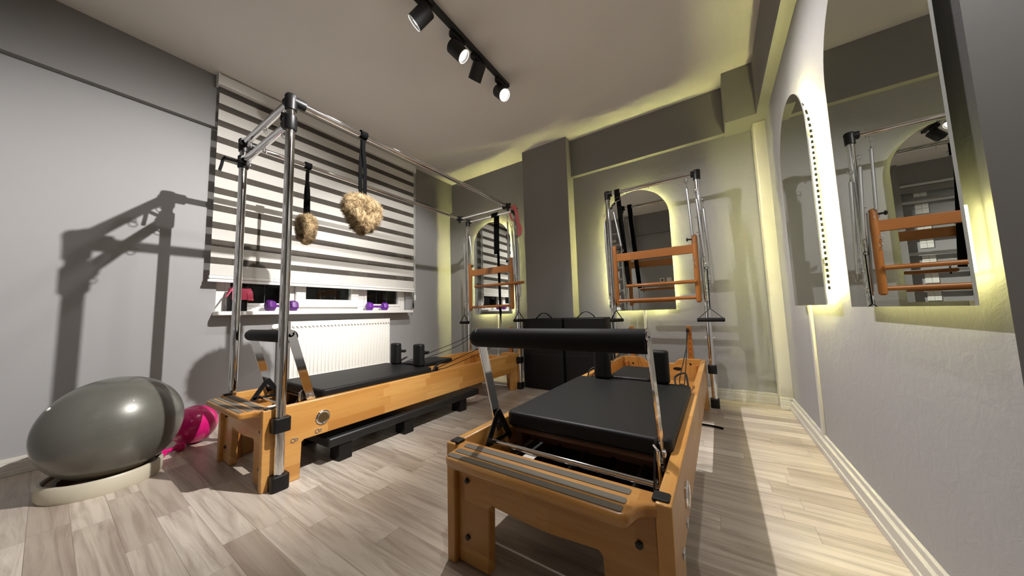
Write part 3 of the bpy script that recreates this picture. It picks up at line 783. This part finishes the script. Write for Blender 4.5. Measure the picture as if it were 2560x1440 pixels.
def world(Tn, p):
    return Matrix.Rotation(Tn.rotation_euler.z, 4, 'Z') @ Vector(p) + Vector(Tn.location)
def hand_grip(label, pos, ang, hang=.30, Lg=.15, tilt=0):
    """triangular strap with a foam tube; pos is the middle of the tube"""
    t = thing('hand_grip', label, 'hand grip', pos, ang, 'foam hand grips hanging from the tower springs')
    m = MB(); m.lathe([(.010, 0), (.0155, .002), (.0155, Lg-.002), (.010, Lg)], (-Lg/2, 0, 0), (1, 0, 0), 18); m.build('foam_tube', M_foam, t)
    m = MB()
    for s_ in (-1, 1): m.ribbon([(s_*Lg*.46, 0, 0), (s_*Lg*.40, 0, .02), (s_*.004, 0, .085)], .008, .004, (0, 1, 0))
    m.tube([(0, 0, .085), (.004, 0, hang)], .0035, 8); ring(m, (0, 0, hang+.012), .012, .002, (0, 1, 0))
    m.build('strap', M_strap, t)
    return t
p = world(R2, (g2['xR']+.018, g2['yr']-.085, .694)); hand_grip('black hand grip hanging from the right pole of the right-hand tower', p, -.10, .40, .185)
p = world(R2, (g2['xL']+.045, g2['yr']-.085, .70)); hand_grip('black hand grip hanging from the left pole of the right-hand tower', p, .95, .16, .14)
p = world(R1, (g1['xL']-.004, g1['yr']-.085, .70)); hand_grip('black hand grip hanging from the tower leg nearest the window', p, .0, .16, .135)
p = world(R1, (g1['xR']+.045, g1['yr']-.06, .715)); hand_grip('black hand grip hanging beside the black upright boxes', p, 1.25, .26, .14)

# ------------------------------------------------------------------ straps and fleece loops
def strap_loop(name, label, cat, pts_list, wds, parent=None, mat=None, th=.004, up=(1, 0, 0), group=None):
    m = MB()
    for pts, wd_ in zip(pts_list, wds): m.ribbon(smooth_path(pts, 5), wd_, th, up)
    o = m.build(name, mat or M_strap); tag(o, label, cat, group); return o

def fleece(label, c, top, ang, sx, sz, R, seed):
    """heart-shaped fleece loop hanging on a webbing strap from a bar at height `top`"""
    t = thing('fleece_loop', label, 'fleece foot loop', c, ang, 'fleece-covered loops hanging from the overhead bars')
    rnd = random.Random(seed); path = []
    n = 40
    for k in range(n):
        a = 2*PI*k/n
        hx = 16*math.sin(a)**3/17; hz = (13*math.cos(a)-5*math.cos(2*a)-2*math.cos(3*a)-math.cos(4*a))/17
        path.append(Vector((hx*sx, 0, hz*sz)))
    m = MB(); prof = [(math.cos(2*PI*k/14), math.sin(2*PI*k/14)) for k in range(14)]
    rings = []
    for i in range(n):
        t_ = (path[(i+1) % n]-path[i-1]).normalized(); sd = Vector((0, 1, 0)); nn = t_.cross(sd)
        ring_ = []
        for q in prof:
            d = sd*q[0]+nn*q[1]
            p_ = path[i] + d*R
            w_ = 1 +   .22*noise.noise(p_*17+Vector((seed, 0, 0))) + .08*noise.noise(p_*48)
            ring_.append((path[i] + d*R*w_, d))
        rings.append(ring_)
    vs = [[m.bm.verts.new(p_) for p_, d in r_] for r_ in rings]
    for i in range(n):
        for k in range(14): m.bm.faces.new((vs[i][k], vs[i][(k+1) % 14], vs[(i+1) % n][(k+1) % 14], vs[(i+1) % n][k]))
    # tufts of wool
    for _ in range(9500):
        i = rnd.randrange(n); k = rnd.randrange(14); f1, f2 = rnd.random(), rnd.random()
        a, d1 = rings[i][k]; b_, d2_ = rings[(i+1) % n][(k+1) % 14]; c_, d3 = rings[i][(k+1) % 14]
        p_ = a*(1-f1)*(1-f2) + b_*f1*f2 + (rings[(i+1) % n][k][0])*f1*(1-f2) + c_*(1-f1)*f2
        d = (d1*(1-f2)+d3*f2).normalized() + Vector((rnd.uniform(-.7, .7), rnd.uniform(-.7, .7), rnd.uniform(-.8, .5)))*.8
        d.normalize(); s1 = d.orthogonal().normalized()*rnd.uniform(.0006, .0012); s2 = d.cross(s1)
        tip = p_ + d*rnd.uniform(.010, .022)
        v = [m.bm.verts.new(p_-d*.002+s1), m.bm.verts.new(p_-d*.002-s1*.5+s2), m.bm.verts.new(p_-d*.002-s1*.5-s2), m.bm.verts.new(tip)]
        m.bm.faces.new((v[0], v[1], v[3])); m.bm.faces.new((v[1], v[2], v[3])); m.bm.faces.new((v[2], v[0], v[3]))
    m.build('fleece', M_fleece, t, ang=180)
    zt_ = top - c[2]
    m = MB()
    ca, sa = math.cos(-ang), math.sin(-ang)
    m.ribbon(smooth_path([(-.012, 0, sz*.25), (-.014, .003, zt_*.55), (-.004, .004, zt_-.10), (-.004, .002, zt_-.03)], 5), .026, .004, (1, 0, 0))
    m.ribbon(smooth_path([(.016, 0, sz*.25), (.013, -.003, zt_*.55), (.0, -.004, zt_-.10), (.004, -.002, zt_-.03)], 5), .026, .004, (1, 0, 0))
    # collar round the chrome bar (bar runs along world y)
    pts = []
    for k in range(17):
        a = 2*PI*k/16; pts.append((math.sin(a)*.0225, 0, zt_ + math.cos(a)*.0225))
    Rz = Matrix.Rotation(-ang, 3, 'Z')
    pts = [Rz @ Vector(q) for q in pts[:-1]]
    m.sweep(pts, [(-.021, -.002), (.021, -.002), (.021, .002), (-.021, .002)], True, Rz @ Vector((0, 1, 0)))
    m.build('webbing', M_strap, t)
    return t
xR1 = .80 + g1['xR']; xL1 = .80 + g1['xL']
fleece('heart-shaped tan fleece loop hanging from the overhead bar nearer the camera', (xR1, 1.03, 1.425), 1.928, PI/2+.15, .078, .084, .056, 3)
fleece('tan fleece loop seen edge-on, hanging from the bar nearer the window', (xL1, 1.01, 1.455), 1.928, .45, .028, .084, .047, 8)

# black long strap in front of the left back mirror
sx = 1.195; ys = .577+g1['yr']
strap_loop('black_strap', 'long black strap tapering to a point in front of the left back mirror', 'strap',
    [[(sx, ys-.026, 1.895), (sx, ys-.023, 1.930), (sx, ys-.010, 1.950), (sx, ys+.010, 1.950), (sx, ys+.023, 1.930), (sx, ys+.024, 1.89), (sx, ys+.018, 1.70), (sx-.005, ys+.018, 1.475)],
     [(sx+.018, ys+.024, 1.88), (sx+.022, ys+.012, 1.5), (sx+.030, ys+.010, 1.10), (sx+.033, ys+.010, .82)]], [.074, .032])
m = MB(); m._faces([(sx+.017, ys+.008, .83), (sx+.049, ys+.008, .83), (sx+.038, ys+.008, .66), (sx+.017, ys+.012, .83), (sx+.049, ys+.012, .83), (sx+.038, ys+.012, .66)], [(0,1,2),(5,4,3),(0,2,5,3),(1,4,5,2),(0,3,4,1)])
bs = bpy.data.objects['black_strap']; m.build('strap_tip', M_strap, bs)
m = MB(); ring(m, (sx-.012, ys+.018, 1.462), .016, .0022, (0, 1, 0)); m.build('ring', M_chrome, bs)

# strap with a metal buckle on the right-hand tower
q0 = world(R2, (g2['xL']+.095, g2['yr'], 1.925))
o = strap_loop('black_strap', 'black strap with a metal buckle hanging from the left end of the right-hand tower', 'strap',
    [[(q0.x, q0.y-.028, 1.83), (q0.x, q0.y-.024, 1.930), (q0.x, q0.y-.011, 1.950), (q0.x, q0.y+.010, 1.950), (q0.x, q0.y+.024, 1.930), (q0.x+.006, q0.y+.020, 1.80), (q0.x+.03, q0.y+.014, 1.40), (q0.x+.055, q0.y+.012, 1.02)]], [.042])
m = MB()
m.tube([Vector(p_) for p_ in [(q0.x-.018, q0.y-.036, 1.855), (q0.x+.028, q0.y-.036, 1.865), (q0.x+.028, q0.y-.036, 1.83), (q0.x-.018, q0.y-.036, 1.82)]], .003, 6, True)
m.build('buckle', M_chrome, o)

# salmon strap over the right rear corner of the window-side tower
q1 = Vector((xR1, .577+g1['yr'], 1.925))
m = MB(); pts = smooth_path([(q1.x-.045, q1.y+.036, 1.935), (q1.x-.03, q1.y-.01, 1.966), (q1.x+.0, q1.y-.044, 1.968), (q1.x+.030, q1.y-.044, 1.925), (q1.x+.043, q1.y-.044, 1.86), (q1.x+.062, q1.y-.044, 1.76), (q1.x+.080, q1.y-.044, 1.655)], 6)
m.ribbon(pts, .040, .004, (1, 0, .2))
n_ = 20; cc = Vector((q1.x+.078, q1.y-.047, 1.675)); m.prism([(cc.x+.030*math.cos(2*PI*k/n_)+.008*math.sin(2*PI*k/n_), cc.z+.062*math.sin(2*PI*k/n_)) for k in range(n_)], 'y', cc.y-.003, cc.y+.003)
m.ribbon(smooth_path([(q1.x-.045, q1.y-.040, 1.90), (q1.x-.03, q1.y-.042, 1.84), (q1.x-.005, q1.y-.042, 1.80)], 5), .022, .003, (1, 0, 0))
o = m.build('pink_strap', M_salmon); tag(o, 'salmon pink padded strap slung over the far corner of the window-side tower', 'strap')

# ------------------------------------------------------------------ low bench, upright boxes
t = thing('low_bench', 'long low black padded bench lying under the window-side reformer', 'bench', (1.0, .87, 0))
MB().prism(rrect(-.10, .455, 0, 1.26, .012, 3), 'z', .092, .142).build('padded_top', M_blackpaint, t, bevel=.008)
for ya in (.06, .49, 1.03):
    for xa in (-.07, .345):
        MB().box((xa, ya, 0), (xa+.10, ya+.075, .094)).build('foot', M_blackp, t, bevel=.004)
for (xa, ya, wd_, dp, lb) in ((1.478, 2.845, .462, .245, 'left one of the two upright black upholstered boxes by the column'),
                          (1.946, 2.870, .424, .215, 'right one of the two upright black upholstered boxes by the column')):
    t = thing('sitting_box', lb, 'upholstered box', (xa, ya, 0), 0, 'black reformer boxes standing upright')
    MB().prism(rrect(0, wd_, 0, dp, .02, 4), 'z', .004, .728).build('padded_body', M_vinyl, t, bevel=.012, seg=3)
    m = MB(); cx = wd_*.55; m.ribbon(smooth_path([(cx-.09, .02, .724), (cx-.075, .02, .742), (cx-.02, .02, .782), (cx+.03, .02, .780), (cx+.08, .02, .745), (cx+.09, .02, .724)], 5), .016, .005, (0, 1, 0))
    m.build('carry_handle', M_strap, t)
    m = MB(); m.box((.01, -.002, .36), (wd_-.01, 0.001, .3615)); m.build('seam', M_sealer, t)

# ------------------------------------------------------------------ balls
t = thing('exercise_ball', 'big silver grey exercise ball resting on a cream ring', 'exercise ball', (.627, .223, .275))
m = MB(); n = 72; prof = [(max(.243*math.cos(-PI/2+PI*k/n), .0006), .243*math.sin(-PI/2+PI*k/n)) for k in range(n+1)]
m.lathe(prof, (0, 0, 0), (0, 0, 1), 96, cap=False); sk = m.build('skin', M_ball, t, ang=180); sk.rotation_euler = (.10, -.12, 0)
m = MB(); m.lathe([(.009, 0), (.009, .004), (.006, .006), (.0005, .006)], (0, 0, 0), (0, 0, 1), 18, cap=False)
vp = m.build('valve_plug', M_white, t); d = Vector((.12, -.6, .42)).normalized(); vp.location = d*.2415; vp.rotation_euler = d.to_track_quat('Z', 'Y').to_euler()
t = thing('ball_base', 'low cream plastic ring base under the big silver ball', 'ball base', (.612, .203, 0))
m = MB(); m.lathe([(.176, .004), (.190, .0), (.195, .012), (.195, .066), (.190, .074), (.180, .074), (.176, .066)], (0, 0, 0), (0, 0, 1), 72, cap=False)
m.lathe([(.176, .066), (.176, .004)], (0, 0, 0), (0, 0, 1), 72, cap=False); m.build('ring', M_ring, t)
m = MB(); m.lathe([(.176, .05), (.168, .058), (.150, .060), (.138, .052), (.125, .012), (.05, .006)], (0, 0, 0), (0, 0, 1), 60, cap=False); m.build('inner_cup', M_brown, t)
m = MB(); n = 48; prof = [(max(.1185*math.cos(-PI/2+PI*k/n), .0006), .1185*math.sin(-PI/2+PI*k/n)) for k in range(n+1)]
m.lathe(prof, (0, 0, 0), (0, 0, 1), 64, cap=False); o = m.build('pilates_ball', M_pink, ang=180, loc=(.30, .576, .1185)); tag(o, 'small glossy pink ball on the floor behind the silver ball', 'pilates ball')
hex_dumbbell('dumbbell', 'small pink hexagonal dumbbell on the floor between the two balls', M_pink, (.43, .455, 0), .5, .13, .030)

# strap end on the floor beside the right reformer
m = MB(); m.ribbon(smooth_path([(3.100, 2.462, .010), (3.16, 2.452, .012), (3.212, 2.444, .010), (3.222, 2.452, .006)], 5), .012, .007, (0, 0, 1))
o = m.build('floor_strap', M_strap); tag(o, 'short black cord end lying on the floor right of the right reformer', 'cord')

# ------------------------------------------------------------------ rear wall, seen in the mirrors
t = thing('wall_bars', 'ladder of pale rounded wall bars on the rear wall, seen in the mirrors', 'wall bars', (1.20, Y0, 0))
for xa in (-.05, .52): MB().box((xa, 0, .55), (xa+.03, .09, 2.55)).build('upright', M_beamcol, t, bevel=.003)
for k in range(8):
    z = .72 + .245*k; MB().lathe([(.012, 0), (.024, .01), (.024, .55), (.012, .56)], (-.02, .07, z), (1, 0, 0), 18).build('bar', M_steel, t)
for k in range(7):
    z = .80 + .245*k
    t = thing('white_frame', ['lowest', 'second lowest', 'third from the bottom', 'middle', 'third from the top', 'second from the top', 'topmost'][k] + ' white four-pane frame behind the wall bars, seen in the mirror', 'picture frame', (1.44, Y0, z), 0, 'white four-pane frames behind the wall bars')
    m = MB()
    for a_ in (0, 1):
        for b_ in (0, 1): m.box((a_*.062, 0, b_*.072), (a_*.062+.058, .012, b_*.072+.068))
    m.build('panes', M_white, t)
for xa, kind in ((2.405, 0), (2.53, 1)):
    t = thing('wall_switch', 'white light switch plate on the rear wall' if kind else 'white square socket with a dark centre on the rear wall', 'wall switch', (xa, Y0, 1.37), 0)
    MB().prism(rrect(-.042, .042, -.042, .042, .006, 3), 'y', 0, .010).build('plate', M_white, t, bevel=.002)
    MB().prism(rrect(-.022, .022, -.022, .022, .004, 3), 'y', .010, .013).build('rocker' if kind else 'socket_insert', M_white if kind else M_grip, t)
